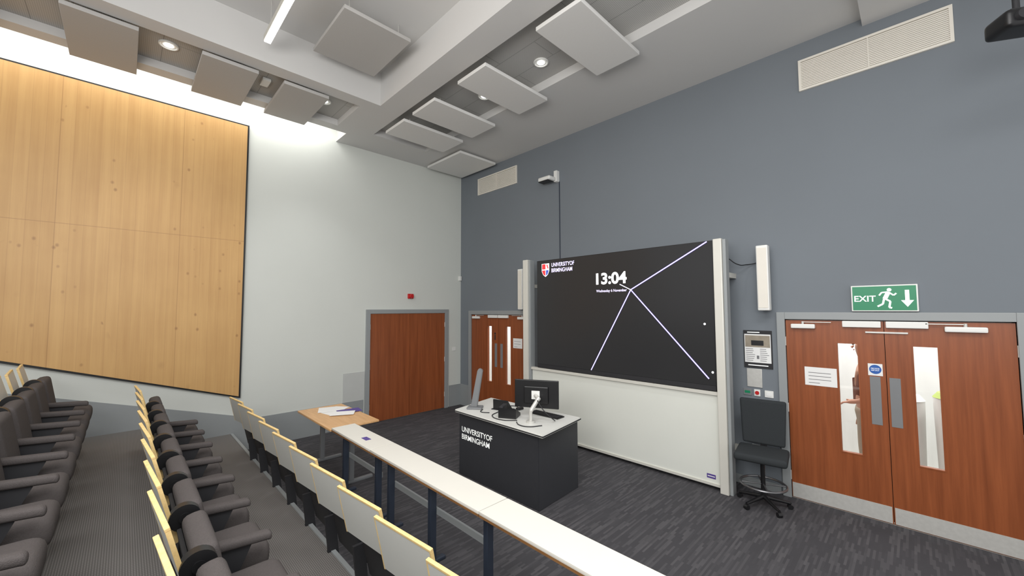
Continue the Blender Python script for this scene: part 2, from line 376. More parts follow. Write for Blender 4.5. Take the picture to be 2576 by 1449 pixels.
# small doors
D=empty("door_2","mahogany double doors with narrow glass slots by the corner","door",kind="structure")
frame_front(.40,2.16,2.02,D)
leaf(.405,1.2775,2.01,(.94,1.07,.64,1.78),D);leaf(1.2825,2.155,2.01,(1.49,1.63,.64,1.78),D)
B("light_stop_strip",(1.26,.0445,.01),(1.30,.056,2.0),"blackm",D)  # same added strip, keeps hallway light out of the gap
for a,b in ((.41,1.27),(1.29,2.15)): B("kick_plate",(a,-.003,.012),(b,0,.165),"steel",D)
for a,b in ((1.16,1.23),(1.33,1.40)): B("push_plate",(a,-.003,.95),(b,0,1.43),"grey2",D,bev=.001)
closer(.47,.70,1.93,D,.85);closer(1.86,2.1,1.93,D,1.7)
for a,b in ((.98,1.265),(1.295,1.58)): B("door_magnet",(a,-.04,1.95),(b,-.001,2.01),"wplas",D,bev=.008)
notice("paper_notice",1.70,1.95,1.37,1.56,-.001,D,3)
e=empty("door_symbol",None,None,parent=D);bm=bmesh.new();prism(bm,circ(1.17,1.63,.022),-.003,-.001);box(bm,(1.155,-.003,1.50),(1.185,-.001,1.60));finish("pictogram",bm,"blackm",e)
# left plain doors
D=empty("door_3","plain mahogany double doors in a grey frame","door",kind="structure")
bm=bmesh.new();box(bm,(.0005,-2.22,0),(.04,-2.14,2.13),bev=.004);box(bm,(.0005,-.45,0),(.04,-.36,2.13),bev=.004);box(bm,(.0005,-2.14,2.05),(.04,-.45,2.13),bev=.004)
finish("door_frame",bm,"frame",D,label="grey painted door frame")
B("door_leaf",(.001,-2.138,.01),(.022,-1.302,2.047),"mahog",D);B("door_leaf",(.001,-1.296,.01),(.022,-.452,2.047),"mahog",D)
for z in (.3,1.05,1.8):
    for y in (-2.139,-.451): C("hinge",(.026,y,z-.05),(.026,y,z+.05),.007,"steel",D)

# ------------------------------------------------------------ front wall fittings
def vent(x0,x1,z0,z1,label):
    e=empty("air_vent",label,"vent",((x0+x1)/2,0,(z0+z1)/2),group="wall air vents");w=(x1-x0)/2;h=(z1-z0)/2
    bm=bmesh.new();grid_boxes(bm,-w,w,-h,h,[(-w+.025,w-.025,-h+.025,h-.025)],lambda a,b,c,d:((a,-.025,c),(b,-.0005,d)));finish("vent_frame",bm,"cream",e)
    B("vent_back",(-w+.02,-.006,-h+.02),(w-.02,-.001,h-.02),"ventd",e)
    bm=bmesh.new();n=16
    for i in range(n):
        z=-h+.03+(2*h-.06)*(i+.5)/n;box(bm,(-w+.025,-.02,z-.007),(w-.025,-.008,z+.007))
    box(bm,(-.004,-.023,-h+.02),(.004,-.008,h-.02))
    finish("louvre_grille",bm,"cream",e)
vent(.63,1.83,4.62,4.98,"small cream louvred air vent near the corner")
vent(6.41,7.60,4.61,4.97,"long cream louvred air vent high on the grey wall")
# ceiling-height camera
e=empty("wall_camera","white bracket-mounted wall camera with dark lens bar","camera",(2.74,0,4.42))
B("bracket",(.08,-.08,-.03),(.15,-.0005,.17),"wplas",e,bev=.008)
bm=bmesh.new();box(bm,(-.14,-.26,-.02),(.13,-.08,.05),bev=.028,seg=3);finish("camera_head",bm,"wplas",e,smooth=True)
B("lens_bar",(-.13,-.255,-.035),(.09,-.11,-.018),"black",e,bev=.006)
B("wall_conduit",(2.885,-.012,3.0),(2.897,-.0005,4.40),"navy",label="thin dark cable conduit running down the wall",cat="conduit")
B("corner_sensor",(-.004,-.07,2.78),(.05,-.01,2.88),"wplas",bev=.01,label="small white sensor box in the room corner",cat="sensor")
def speaker(x0,z0,z1,label):
    e=empty("column_speaker",label,"speaker",(x0,0,0),group="wall column speakers")
    B("cabinet",(0,-.2,z0),(.12,-.10,z1),"wplas",e,bev=.014,seg=3)
    B("speaker_grille",(.012,-.206,z0+.03),(.108,-.198,z1-.03),"cream",e,bev=.003)
    for z in (z0+.15,z1-.15): B("bracket",(.04,-.105,z-.02),(.08,-.0005,z+.02),"grey2",e)
speaker(5.955,2.10,2.86,"tall cream column speaker on the grey wall")
speaker(2.02,2.12,2.88,"slim cream column speaker beside the display")
tube("speaker_cable",[(5.70,-.30,2.72),(5.76,-.25,2.66),(5.84,-.05,2.66),(5.96,-.03,2.68)],.006,"black",label="black cable looping to the column speaker",cat="cable")
# poster
e=empty("info_poster","framed information poster with room photo and text","poster",(0,0,0))
B("poster_frame",(5.745,-.015,1.41),(6.045,-.0005,1.86),"blackm",e,bev=.003);B("poster_sheet",(5.757,-.018,1.475),(6.033,-.015,1.815),"paper",e)
B("room_photo",(5.765,-.020,1.66),(6.025,-.018,1.80),"photo",e);B("photo_desk",(5.83,-.021,1.68),(5.96,-.020,1.74),"black",e)
bm=bmesh.new()
for i in range(7):
    box(bm,(5.77,-.0195,1.635-.023*i),(5.77+random.uniform(.07,.1),-.018,1.641-.023*i))
    box(bm,(5.92,-.0195,1.635-.023*i),(5.92+random.uniform(.06,.1),-.018,1.641-.023*i))
box(bm,(5.885,-.0195,1.52),(5.91,-.018,1.56))
finish("poster_text",bm,"ink",e)
B("caption_rule",(5.79,-.0168,1.438),(6.0,-.0155,1.448),"sgnw",e)
B("heading_rule",(5.79,-.0168,1.832),(5.92,-.0155,1.842),"sgnw",e)
B("steel_wall_plate",(5.77,-.012,1.18),(5.93,-.0005,1.40),"steel",bev=.003,label="blank brushed steel plate below the poster",cat="wall plate")
for x0,x1,m,lb in ((5.725,5.815,"grey2","grey wall socket plate with green label"),(5.84,5.905,"wplas","white switch plate with red button"),(5.95,6.04,"wplas","white double light switch plate")):
    e=empty("switch_plate",lb,"switch",(0,0,0),group="wall control plates");B("plate",(x0,-.012,1.075),(x1,-.0005,1.155),m,e,bev=.004)
    if m=="grey2": B("label_strip",(x0+.015,-.0135,1.10),(x1-.015,-.012,1.13),"green",e)
    elif "red" in lb: C("button",((x0+x1)/2,-.02,1.115),((x0+x1)/2,-.011,1.115),.022,"red",e)
    else: B("rocker",(x0+.02,-.016,1.095),(x1-.02,-.011,1.135),"paper",e,bev=.002)
B("socket_plate",(5.80,-.012,.42),(5.88,-.0005,.50),"wplas",bev=.003,label="white low wall socket plate",cat="socket")
# exit sign
e=empty("exit_sign","green and white exit sign with running figure and arrow","sign")
B("sign_case",(6.775,-.04,2.09),(7.265,-.0005,2.355),"wplas",e,bev=.006)
B("sign_face",(6.787,-.044,2.102),(7.253,-.040,2.343),"green",e,label="green sign face")
text("sign_lettering","EXIT",6.80,6.965,2.19,2.25,-.046,"sgnw",e,bold=.015)
bm=bmesh.new();Y0,Y1=-.047,-.0445
prism(bm,circ(7.065,2.305,.017),Y0,Y1)
stroke(bm,[(7.06,2.285),(7.03,2.215)],.034,Y0,Y1)
stroke(bm,[(7.062,2.28),(7.095,2.25),(7.115,2.27)],.013,Y0,Y1)
stroke(bm,[(7.052,2.282),(7.01,2.28),(6.99,2.25)],.013,Y0,Y1)
stroke(bm,[(7.035,2.215),(7.07,2.19),(7.06,2.13),(7.08,2.125)],.016,Y0,Y1)
stroke(bm,[(7.025,2.215),(7.015,2.165),(6.975,2.14)],.016,Y0,Y1)
finish("running_figure",bm,"sgnw",e)
bm=bmesh.new();prism(bm,[(7.175,2.30),(7.205,2.30),(7.205,2.20),(7.235,2.20),(7.19,2.135),(7.145,2.20),(7.175,2.20)],Y0,Y1);finish("down_arrow",bm,"sgnw",e)
# left wall small things
e=empty("fire_call_point","small red fire alarm sounder on the white wall","alarm",(0,-1.29,2.40))
B("back_box",(-.005,-.06,-.05),(.04,.06,.05),"red",e,bev=.01)
bm=bmesh.new();cyl(bm,(.04,0,0),(.09,0,0),.045,.035);finish("sounder",bm,"red",e,smooth=True)
B("light_switch",(.0005,-.235,1.21),(.012,-.145,1.29),"wplas",bev=.003,label="white light switch by the corner",cat="switch")

# ------------------------------------------------------------ display and whiteboard
e=empty("display_screen","large black wall display showing the time and thin white lines","screen")
B("casing",(2.745,-.455,1.15),(5.575,-.375,2.945),"black",e,bev=.006)
B("screen_panel",(2.757,-.459,1.215),(5.563,-.455,2.935),"screen",e,label="dark lit screen panel")
B("lower_bezel",(2.757,-.462,1.155),(5.563,-.455,1.212),"blackm",e)
B("mount_plate",(3.4,-.375,1.6),(4.9,-.0005,2.6),"blackm",e)
Ys=-.4605
text("clock_digits","13:04",3.93,4.43,2.485,2.655,Ys,"glow",e,bold=.03)
text("date_lettering","Wednesday 6 November",3.93,4.43,2.36,2.41,Ys,"glowt",e,bold=.01)
text("wordmark","UNIVERSITYOF\nBIRMINGHAM",3.07,3.53,2.73,2.885,Ys,"glowt",e,bold=.01)
bm=bmesh.new();prism(bm,[(2.86,2.885),(3.02,2.885),(3.02,2.76),(2.99,2.70),(2.94,2.665),(2.89,2.70),(2.86,2.76)],Ys-.001,Ys);finish("crest_shield",bm,"glow",e,label="white crest shield")
bm=bmesh.new();prism(bm,[(2.866,2.879),(2.945,2.879),(2.945,2.79),(2.866,2.79)],Ys-.002,Ys-.001);prism(bm,[(2.958,2.87),(2.985,2.87),(3.012,2.80),(2.985,2.80)],Ys-.002,Ys-.001);prism(bm,[(2.866,2.775),(2.94,2.775),(2.94,2.675),(2.893,2.705),(2.866,2.762)],Ys-.002,Ys-.001)
finish("crest_quarters",bm,"redglow",e,label="red crest quarters")
bm=bmesh.new();prism(bm,[(2.95,2.775),(3.012,2.775),(3.01,2.762),(2.987,2.705),(2.95,2.68)],Ys-.002,Ys-.001);finish("crest_quarter",bm,"blueglow",e,label="blue crest quarter")
N=(4.49,2.39)
for tgt in ((5.506,2.934),(5.486,1.29),(3.82,1.217),(4.32,2.475)):
    bm=bmesh.new();stroke(bm,[N,tgt],.019 if tgt[0]>4.4 or tgt[1]<2 else .011,Ys-.0004,Ys);stroke(bm,[N,tgt],.009,Ys-.0012,Ys-.0005,1);finish("graphic_line",bm,["glowp","glow"],e)
for cx,cz in ((5.455,1.94),(5.53,1.37)):
    bm=bmesh.new();prism(bm,circ(cx,cz,.013),Ys-.001,Ys);finish("status_icon",bm,"glow",e)
e=empty("whiteboard","white writing board in cream aluminium posts under the display","whiteboard")
for x0,x1,z in ((2.45,2.60,2.985),(5.585,5.715,2.95)):
    g=empty("post",None,None,parent=e)
    B("post_face",(x0,-.50,.002),(x0+(x1-x0)*.72,-.36,z),"alu",g,bev=.008,label="cream aluminium post")
    B("post_side",(x0+(x1-x0)*.74,-.47,.002),(x1,-.36,z-.01),"frame",g,bev=.004)
    B("post_tie",(x0+.03,-.36,2.5),(x1-.03,-.0005,2.56),"alu",g);B("post_tie",(x0+.03,-.36,.4),(x1-.03,-.0005,.46),"alu",g)
B("writing_panel",(2.61,-.435,.075),(5.575,-.41,1.105),"board",e,label="glossy white writing panel")
bm=bmesh.new();box(bm,(2.605,-.45,.045),(5.58,-.40,.075));box(bm,(2.605,-.465,1.105),(5.58,-.40,1.145));finish("panel_rail",bm,"alu",e)
B("panel_underlay",(2.62,-.408,.02),(5.56,-.38,1.1),"blackm",e)
e=empty("purple_sticker","small purple sticker on the whiteboard corner","label");B("sticker_base",(5.42,-.4365,.12),(5.52,-.4352,.17),"purple",e);B("sticker_print",(5.43,-.4372,.14),(5.51,-.4366,.15),"paper",e)

# ------------------------------------------------------------ ceiling fittings
def hung(x0,x1,y0,y1,z,top,m="panelw",label="white acoustic panel hung below the ceiling",t=.045):
    e=empty("acoustic_panel",label,"acoustic panel",((x0+x1)/2,(y0+y1)/2,z),group="hung acoustic panels");w=(x1-x0)/2;d=(y1-y0)/2
    B("panel_board",(-w,-d,0),(w,d,t),m,e,bev=.004)
    for sx in (-1,1):
        for sy in (-1,1): C("hanger",(sx*w*.75,sy*d*.75,t),(sx*w*.75,sy*d*.75,top-z-.0005),.004,"steel",e,n=8)
for a,b in ((4.54,5.12),(3.16,3.72),(2.02,2.62),(1.16,1.77)): hung(a,b,-2.45,-1.30,5.07,ZC+.0,label="white acoustic panel under the recessed strip")
hung(.18,1.32,-1.02,-.12,5.10,ZC,label="white acoustic panel hung by the corner")
for y in (-6.03,-4.92,-4.06,-7.15): hung(.42,1.52,y,y+.57,5.12,ZC+.1,"panel","grey fabric acoustic panel along the side wall")
hung(1.99,3.0,-3.86,-3.05,5.43,TOP,"panel","grey fabric acoustic panel in the ceiling coffer")
def down(x,y,z,on=True):
    e=empty("downlight","round recessed ceiling downlight","light",(x,y,z),group="recessed downlights")
    bm=bmesh.new();torus(bm,(0,0,-.006),.085,.012);cyl(bm,(0,0,-.008),(0,0,-.001),.08,n=28);finish("bezel",bm,"wplas",e,smooth=True)
    C("lamp",(0,0,-.014),(0,0,-.008),.045,"lamp" if on else "wplas",e,label="glowing lamp disc")
for x,y in ((1.15,-5.2),(1.12,-3.42),(1.1,-6.45)): down(x,y,ZC+.1)
for x,y in ((4.0,-1.75),(2.88,-1.75),(5.75,-1.75)): down(x,y,ZC+.12)
B("smoke_sensor",(1.0,-4.24,ZC+.06),(1.2,-4.14,ZC+.0995),"wplas",bev=.01,label="white rectangular sensor in the ceiling strip",cat="sensor")
e=empty("linear_light","long slim suspended linear ceiling light","light",(0,0,0))
B("light_housing",(2.05,-4.42,5.26),(3.9,-4.34,5.33),"alu",e,bev=.006);B("diffuser",(2.06,-4.412,5.248),(3.89,-4.348,5.262),"lamp",e,label="glowing white diffuser")
for x in (2.2,3.7): C("hanger",(x,-4.38,5.33),(x,-4.38,TOP-.0005),.004,"steel",e,n=8)
e=empty("projector","black compact projector hung on a ceiling bracket","projector",(7.83,-1.0,4.14),.5)
bm=bmesh.new();box(bm,(-.125,-.105,-.065),(.125,.105,.065),bev=.04,seg=4);finish("projector_body",bm,"black",e,smooth=True)
bm=bmesh.new();cyl(bm,(-.05,-.09,0),(-.05,-.13,0),.04,.035);finish("lens",bm,"blackm",e,smooth=True)
C("mount_pole",(0,0,.06),(0,0,.9595),.018,"blackm",e);B("mount_cradle",(-.08,-.07,.06),(.08,.07,.075),"blackm",e)

# ------------------------------------------------------------ side table, papers, desks
e=empty("side_table","beech-topped table with pale steel T legs","table",(1.80,-3.40,0))
bm=bmesh.new();box(bm,(-.61,-.30,.705),(.61,.30,.73),bev=.004);finish("tabletop",bm,"beech",e,smooth=True,flatbig=True)
for sx in (-1,1):
    g=empty("leg",None,None,parent=e)
    B("upright",(sx*.5-.025,-.03,.03),(sx*.5+.025,.03,.70),"grey2",g,bev=.008);B("foot_bar",(sx*.5-.025,-.27,.0),(sx*.5+.025,.27,.04),"grey2",g,bev=.012)
    B("support_bar",(sx*.5-.02,-.25,.675),(sx*.5+.02,.25,.705),"grey2",g)
B("stretcher",(-.5,-.015,.60),(.5,.015,.66),"grey2",e)
for i,(x,y,r,m) in enumerate(((1.62,-3.35,.2,"paper"),(1.50,-3.28,.7,"paper"),(1.44,-3.40,1.2,"paper"),(1.72,-3.20,-.15,"purple"),(1.80,-3.32,-.5,"paper"))):
    o=B("paper_sheet",(-.105,-.148,0),(.105,.148,.0015),m,loc=(x,y,.7305+i*.0022),rot=(0,0,r),label="loose white printed sheet on the table" if m=="paper" else "purple printed leaflet on the table",cat="paper",group="papers on the side table")
def desk(x0,x1,legs,label):
    e=empty("long_desk",label,"desk",(x0,-3.555,0),group="front row desks")
    L=x1-x0
    B("desktop",(0.004,-.135,.728),(L-.004,.135,.75),"desk",e,bev=.002,label="off-white laminate desktop");B("edge_strip",(0.004,-.136,.712),(L-.004,.136,.7275),"dedge",e,label="brown wood edge strip")
    for lx in legs:
        g=empty("leg",None,None,parent=e);B("leg_tube",(lx-x0-.022,-.025,.02),(lx-x0+.022,.035,.71),"navy",g,bev=.006);B("leg_foot",(lx-x0-.025,-.13,0),(lx-x0+.025,.13,.03),"navy",g,bev=.008)
    B("modesty_rail",(legs[0]-x0,.036,.40),(legs[-1]-x0,.055,.45),"frame",e,label="pale grey rail")
desk(2.42,3.42,(2.50,3.33),"short off-white desk beside the side table")
desk(3.42,5.10,(3.60,4.32,5.04),"long off-white desk on dark blue legs")
desk(5.10,6.80,(5.95,6.72),"long off-white desk on dark blue legs")
B("desk_label",(3.02,-3.60,.7502),(3.14,-3.54,.7512),"purple",label="small purple label stuck on the desk",cat="label")

# ------------------------------------------------------------ lectern
e=empty("lectern","charcoal lectern desk with pale grey worktop and lettering","lectern")
bm=bmesh.new();prism(bm,[(3.0,-2.28),(4.39,-2.28),(4.34,-1.52),(2.84,-1.58)],0,.788,"z");bmesh.ops.bevel(bm,geom=[x for x in bm.edges],offset=.006,segments=2,affect="EDGES");finish("cabinet_body",bm,"lectern",e)
bm=bmesh.new();prism(bm,[(2.98,-2.34),(4.50,-2.34),(4.37,-1.50),(2.80,-1.55)],.789,.825,"z");bmesh.ops.bevel(bm,geom=[x for x in bm.edges],offset=.008,segments=2,affect="EDGES");finish("worktop",bm,"ltop",e)
bm=bmesh.new();prism(bm,[(2.982,-2.342),(4.504,-2.342),(4.374,-1.498),(2.798,-1.548)],.800,.812,"z");finish("worktop_edge",bm,"blackm",e)
text("wordmark","UNIVERSITYOF\nBIRMINGHAM",3.06,3.65,.455,.615,-2.2815,"sgnw",e,bold=.012)
ZT=.8255
# monitor
e=empty("monitor","black computer monitor on a silver arm seen from behind","monitor",(4.02,-1.90,ZT-.0),math.radians(28))
bm=bmesh.new();box(bm,(-.27,-.012,.12),(.27,.018,.45),bev=.008);box(bm,(-.15,-.04,.18),(.15,-.012,.38),bev=.015)
finish("monitor_shell",bm,"black",e);B("monitor_screen",(-.255,.018,.135),(.255,.0195,.435),"screen",e)
B("mount_plate",(-.05,-.05,.23),(.05,-.04,.33),"wplas",e,bev=.004)
g=empty("support_arm",None,None,parent=e)
bm=bmesh.new();cyl(bm,(0,-.055,.28),(.06,-.12,.25),.022);cyl(bm,(.06,-.12,.27),(-.02,-.20,.13),.024);cyl(bm,(-.02,-.2,.15),(-.02,-.2,.02),.02);cyl(bm,(-.02,-.2,0),(-.02,-.2,.022),.05);finish("arm_links",bm,"steel",g,smooth=True)
# keyboard
e=empty("keyboard","slim black computer keyboard on the lectern","keyboard",(4.02,-1.72,ZT),math.radians(2))
B("keyboard_base",(-.22,-.07,0),(.22,.07,.016),"black",e,bev=.005);bm=bmesh.new()
for i in range(15):
    for j in range(5): box(bm,(-.21+i*.028,-.06+j*.024,.016),(-.187+i*.028,-.041+j*.024,.021))
finish("keys",bm,"blackm",e)
e=empty("computer_mouse","small black computer mouse on the lectern","mouse",(3.60,-1.76,ZT));B("mouse_body",(-.03,-.05,0),(.03,.05,.03),"black",e,bev=.014,seg=3);B("mouse_wheel",(-.004,.015,.027),(.004,.03,.033),"grey2",e)
e=empty("desk_phone","black desk phone with angled control panel","phone",(3.74,-2.08,ZT),.5)
bm=bmesh.new();prism(bm,[(-.1,0),(.1,0),(.1,.03),(-.1,.12)],-.11,.11,"x");finish("phone_base",bm,"black",e)
bm=bmesh.new();box(bm,(-.105,-.09,.10),(-.055,.09,.135),bev=.012);finish("handset",bm,"blackm",e,smooth=True)
e=empty("touch_panel","small black tilted touch control panel","control panel",(3.43,-1.90,ZT),.25)
bm=bmesh.new();prism(bm,[(-.06,0),(.06,0),(.045,.02),(-.05,.13),(-.065,.125)],-.11,.11,"x");finish("panel_body",bm,"black",e)
B("cradle_plate",(-.13,-.08,0),(.13,.08,.008),"blackm",e)
e=empty("document_camera","grey upright document camera folded on the lectern","document camera",(3.13,-2.12,ZT),math.radians(40))
B("camera_base",(-.10,-.08,0),(.10,.08,.025),"grey2",e,bev=.01);bm=bmesh.new();prism(bm,[(-.055,.02),(.03,.02),(.105,.50),(.06,.525),(.035,.50)],-.03,.03,"y");bmesh.ops.bevel(bm,geom=list(bm.edges),offset=.008,segments=2,affect="EDGES");finish("camera_column",bm,"grey2",e,smooth=True)
for pts in ([(3.98,-2.2,ZT+.006),(4.08,-2.26,ZT+.006),(4.2,-2.24,ZT+.006),(4.28,-2.1,ZT+.006)],[(3.35,-1.75,ZT+.006),(3.45,-1.68,ZT+.006),(3.56,-1.74,ZT+.012)],[(4.15,-2.03,ZT+.25),(4.26,-2.05,ZT+.16),(4.30,-1.95,ZT+.06),(4.26,-1.85,ZT+.006)],[(3.26,-2.1,ZT+.006),(3.35,-2.2,ZT+.006),(3.45,-2.15,ZT+.006)],[(3.5,-2.05,ZT+.006),(3.58,-2.22,ZT+.006),(3.8,-2.26,ZT+.006),(3.94,-2.15,ZT+.006)]):
    tube("desk_cable",pts,.0055,"blackm",label="thin dark cable trailing over the lectern worktop",cat="cable",group="lectern cables")
# chair
e=empty("draughtsman_chair","black tall swivel chair with foot ring by the wall","chair",(6.01,-.46,0),math.radians(8))
bm=bmesh.new();box(bm,(-.22,.16,.60),(.22,.215,1.09),bev=.027,seg=4)
for v in bm.verts:
    t=(v.co.z-.6)/.49;v.co.x*=.92+.10*t;v.co.y+=.03*t-.02*(1-(v.co.x/.22)**2)*0
finish("backrest",bm,"fabrick",e,smooth=True,flatbig=True,label="tall black padded backrest")
bm=bmesh.new();box(bm,(-.24,-.26,.51),(.24,.18,.59),bev=.038,seg=4);finish("seat",bm,"fabrick",e,smooth=True,label="dark green-grey padded seat")
bm=bmesh.new();box(bm,(-.03,.17,.50),(.03,.20,.75));box(bm,(-.03,0,.49),(.03,.20,.51));finish("back_support",bm,"black",e)
C("gas_column",(0,0,.08),(0,0,.51),.022,"black",e)
bm=bmesh.new();torus(bm,(0,0,.23),.215,.012)
for a in range(4):
    t=a*math.pi/2+.3;cyl(bm,(0,0,.23),(.215*math.cos(t),.215*math.sin(t),.23),.008,n=10)
finish("foot_ring",bm,"chrome",e,smooth=True,label="dull chrome foot ring")
bm=bmesh.new()
for a in range(5):
    t=a*2*math.pi/5+.35;cyl(bm,(0,0,.10),(.245*math.cos(t),.245*math.sin(t),.06),.024,.014,n=12)
finish("star_base",bm,"black",e,smooth=True)
for a in range(5):
    t=a*2*math.pi/5+.35;bm=bmesh.new();x,y=.245*math.cos(t),.245*math.sin(t);cyl(bm,(x-.02*math.sin(t),y+.02*math.cos(t),.025),(x+.02*math.sin(t),y-.02*math.cos(t),.025),.025,n=14);cyl(bm,(x,y,.03),(x,y,.065),.01,n=8);finish("castor",bm,"black",e,smooth=True)

# ------------------------------------------------------------ theatre seats (pitch .52 m)
PT=.52
def writing_panel(e,lean,x0,x1,h=.30,yaw=0):
    Rx=Matrix.Translation((0,-.30,1.0))@Matrix.Rotation(yaw,4,"Z")@Matrix.Rotation(math.radians(lean),4,"X")
    g=empty("writing_panel",None,None,parent=e)
    bm=bmesh.new();box(bm,(x0+.010,-.008,-h),(x1-.010,.008,-.012),mtx=Rx);finish("panel_face",bm,"lam",g,label="pale grey laminate panel")
    bm=bmesh.new();box(bm,(x0,-.0095,-.013),(x1,.0095,.002),bev=.003,mtx=Rx);box(bm,(x0,-.0085,-h-.006),(x0+.010,.0085,-.013),mtx=Rx);box(bm,(x1-.010,-.0085,-h-.006),(x1,.0085,-.013),mtx=Rx);finish("panel_edge",bm,"ply",g,label="pale yellow plywood edge")
def make_seat(loc,label,group,ends=False):
    e=empty("theatre_seat",label,"seat",loc,group=group)
    writing_panel(e,15,-.228,.262,yaw=math.radians(4))
    Rb=Matrix.Translation((0,-.16,.86))@Matrix.Rotation(math.radians(10),4,"X")
    bm=bmesh.new();box(bm,(-.212,-.045,-.46),(.212,.055,0),bev=.046,seg=4,mtx=Rb);finish("backrest",bm,"fabric",e,smooth=True,label="dark grey upholstered backrest")
    bm=bmesh.new();box(bm,(-.214,-.065,-.50),(.214,-.046,-.06),bev=.006,mtx=Rb);finish("back_shell",bm,"blackm",e,smooth=True,label="black moulded back shell")
    bm=bmesh.new();box(bm,(-.195,-.12,.36),(.195,.225,.53),bev=.075,seg=5)
    for v in bm.verts:
        if v.co.z>.44: v.co.z-= .02*(abs(v.co.x)/.205)**2
    finish("seat_cushion",bm,"fabric",e,smooth=True,label="dark grey upholstered seat cushion")
    x=.25
    a=empty("armrest",None,None,parent=e)
    bm=bmesh.new();box(bm,(x-.032,-.17,.595),(x+.032,.205,.642),bev=.022,seg=4)
    for v in bm.verts: v.co.z-= .03*max(0,(v.co.y+.0)/.2)**2
    finish("arm_pad",bm,"fabric",a,smooth=True,label="dark upholstered arm pad")
    bm=bmesh.new();prism(bm,[(-.16,0),(.02,0),(-.01,.30),(.12,.60),(-.20,.60)],x-.012,x+.012,"x");finish("arm_stand",bm,"blackm",a)
    bm=bmesh.new();cyl(bm,(x-.024,-.18,.82),(x+.024,-.18,.82),.062,n=28);cyl(bm,(x-.029,-.18,.82),(x+.029,-.18,.82),.024,n=16);box(bm,(x-.014,-.20,.58),(x+.014,-.15,.82));finish("hinge_disc",bm,"black",a,smooth=True,label="round black plastic hinge")
    return e
def make_front_seat(loc,label,group):
    e=empty("theatre_seat",label,"seat",loc,group=group)
    writing_panel(e,13,-.23,.252,h=.31,yaw=math.radians(6))
    Rb=Matrix.Translation((0,-.30,1.0))@Matrix.Rotation(math.radians(13),4,"X")
    bm=bmesh.new();box(bm,(-.215,.04,-.66),(.215,.058,-.20),bev=.006,mtx=Rb);finish("back_shell",bm,"blackm",e,smooth=True,label="black moulded back shell")
    bm=bmesh.new();box(bm,(-.195,.06,-.60),(.195,.10,-.18),bev=.02,seg=3,mtx=Rb);finish("backrest",bm,"fabrick",e,smooth=True,label="thin black padded backrest")
    bm=bmesh.new();box(bm,(-.19,-.10,.36),(.19,-.02,.62),bev=.03,seg=3);finish("tip_up_seat",bm,"fabrick",e,smooth=True,label="black seat pad folded upright")
    bm=bmesh.new();prism(bm,[(-.20,0),(-.06,0),(-.10,.34),(-.12,.55),(-.20,.55),(-.17,.30)],.225,.25,"x");finish("stand",bm,"blackm",e)
    return e
s0=make_front_seat((5.875,-4.12,0),"pale laminate-backed black tip-up seat behind the desks","front row seats")
for i in range(1,10): copy_thing(s0,(5.875-PT*i,-4.12,0))
rows=((-5.03,.28,5.96,10,"middle row seats","dark grey padded seat with plywood-edged back panel"),(-5.90,.56,6.05,11,"rear row seats","dark grey padded seat in the upper tier"))
s1=None
for y,z,xb,n,g,l in rows:
    for i in range(n):
        x=xb-PT*i
        if s1 is None: s1=make_seat((x,y,z),l,g)
        else: copy_thing(s1,(x,y,z),label=l,group=g)

# ------------------------------------------------------------ hallway contents
def bin_(x,y,h,lid,label):
    e=empty("recycling_bin",label,"bin",(x,y,0),group="hallway bins")
    bm=bmesh.new();cyl(bm,(0,0,0),(0,0,h),.17,.19,n=28);finish("bin_body",bm,"wplas",e,smooth=True)
    bm=bmesh.new();cyl(bm,(0,0,h),(0,0,h+.06),.195,.15,n=28);finish("bin_lid",bm,lid,e,smooth=True)
    B("bin_slot",(-.08,-.2,h-.12),(.08,-.17,h-.08),"grey2",e)
bin_(7.53,1.40,1.08,"lime","white cylindrical bin with lime green lid");bin_(7.09,1.5,1.0,"wplas","plain white cylindrical bin")
# person
def skin(name,verts,edges,m,parent,sub=2,root=0):
    me=bpy.data.meshes.new(name);me.from_pydata([v[0] for v in verts],edges,[]);o=bpy.data.objects.new(name,me);COL.objects.link(o);o.parent=parent
    md=o.modifiers.new("skin","SKIN");md.use_smooth_shade=True
    for i,v in enumerate(verts):
        r=v[1] if isinstance(v[1],tuple) else (v[1],v[1]);me.skin_vertices[0].data[i].radius=r
        me.skin_vertices[0].data[i].use_root=(i==root)
    o.modifiers.new("sub","SUBSURF").levels=sub;o.modifiers["sub"].render_levels=sub
    me.materials.append(M[m]);return o
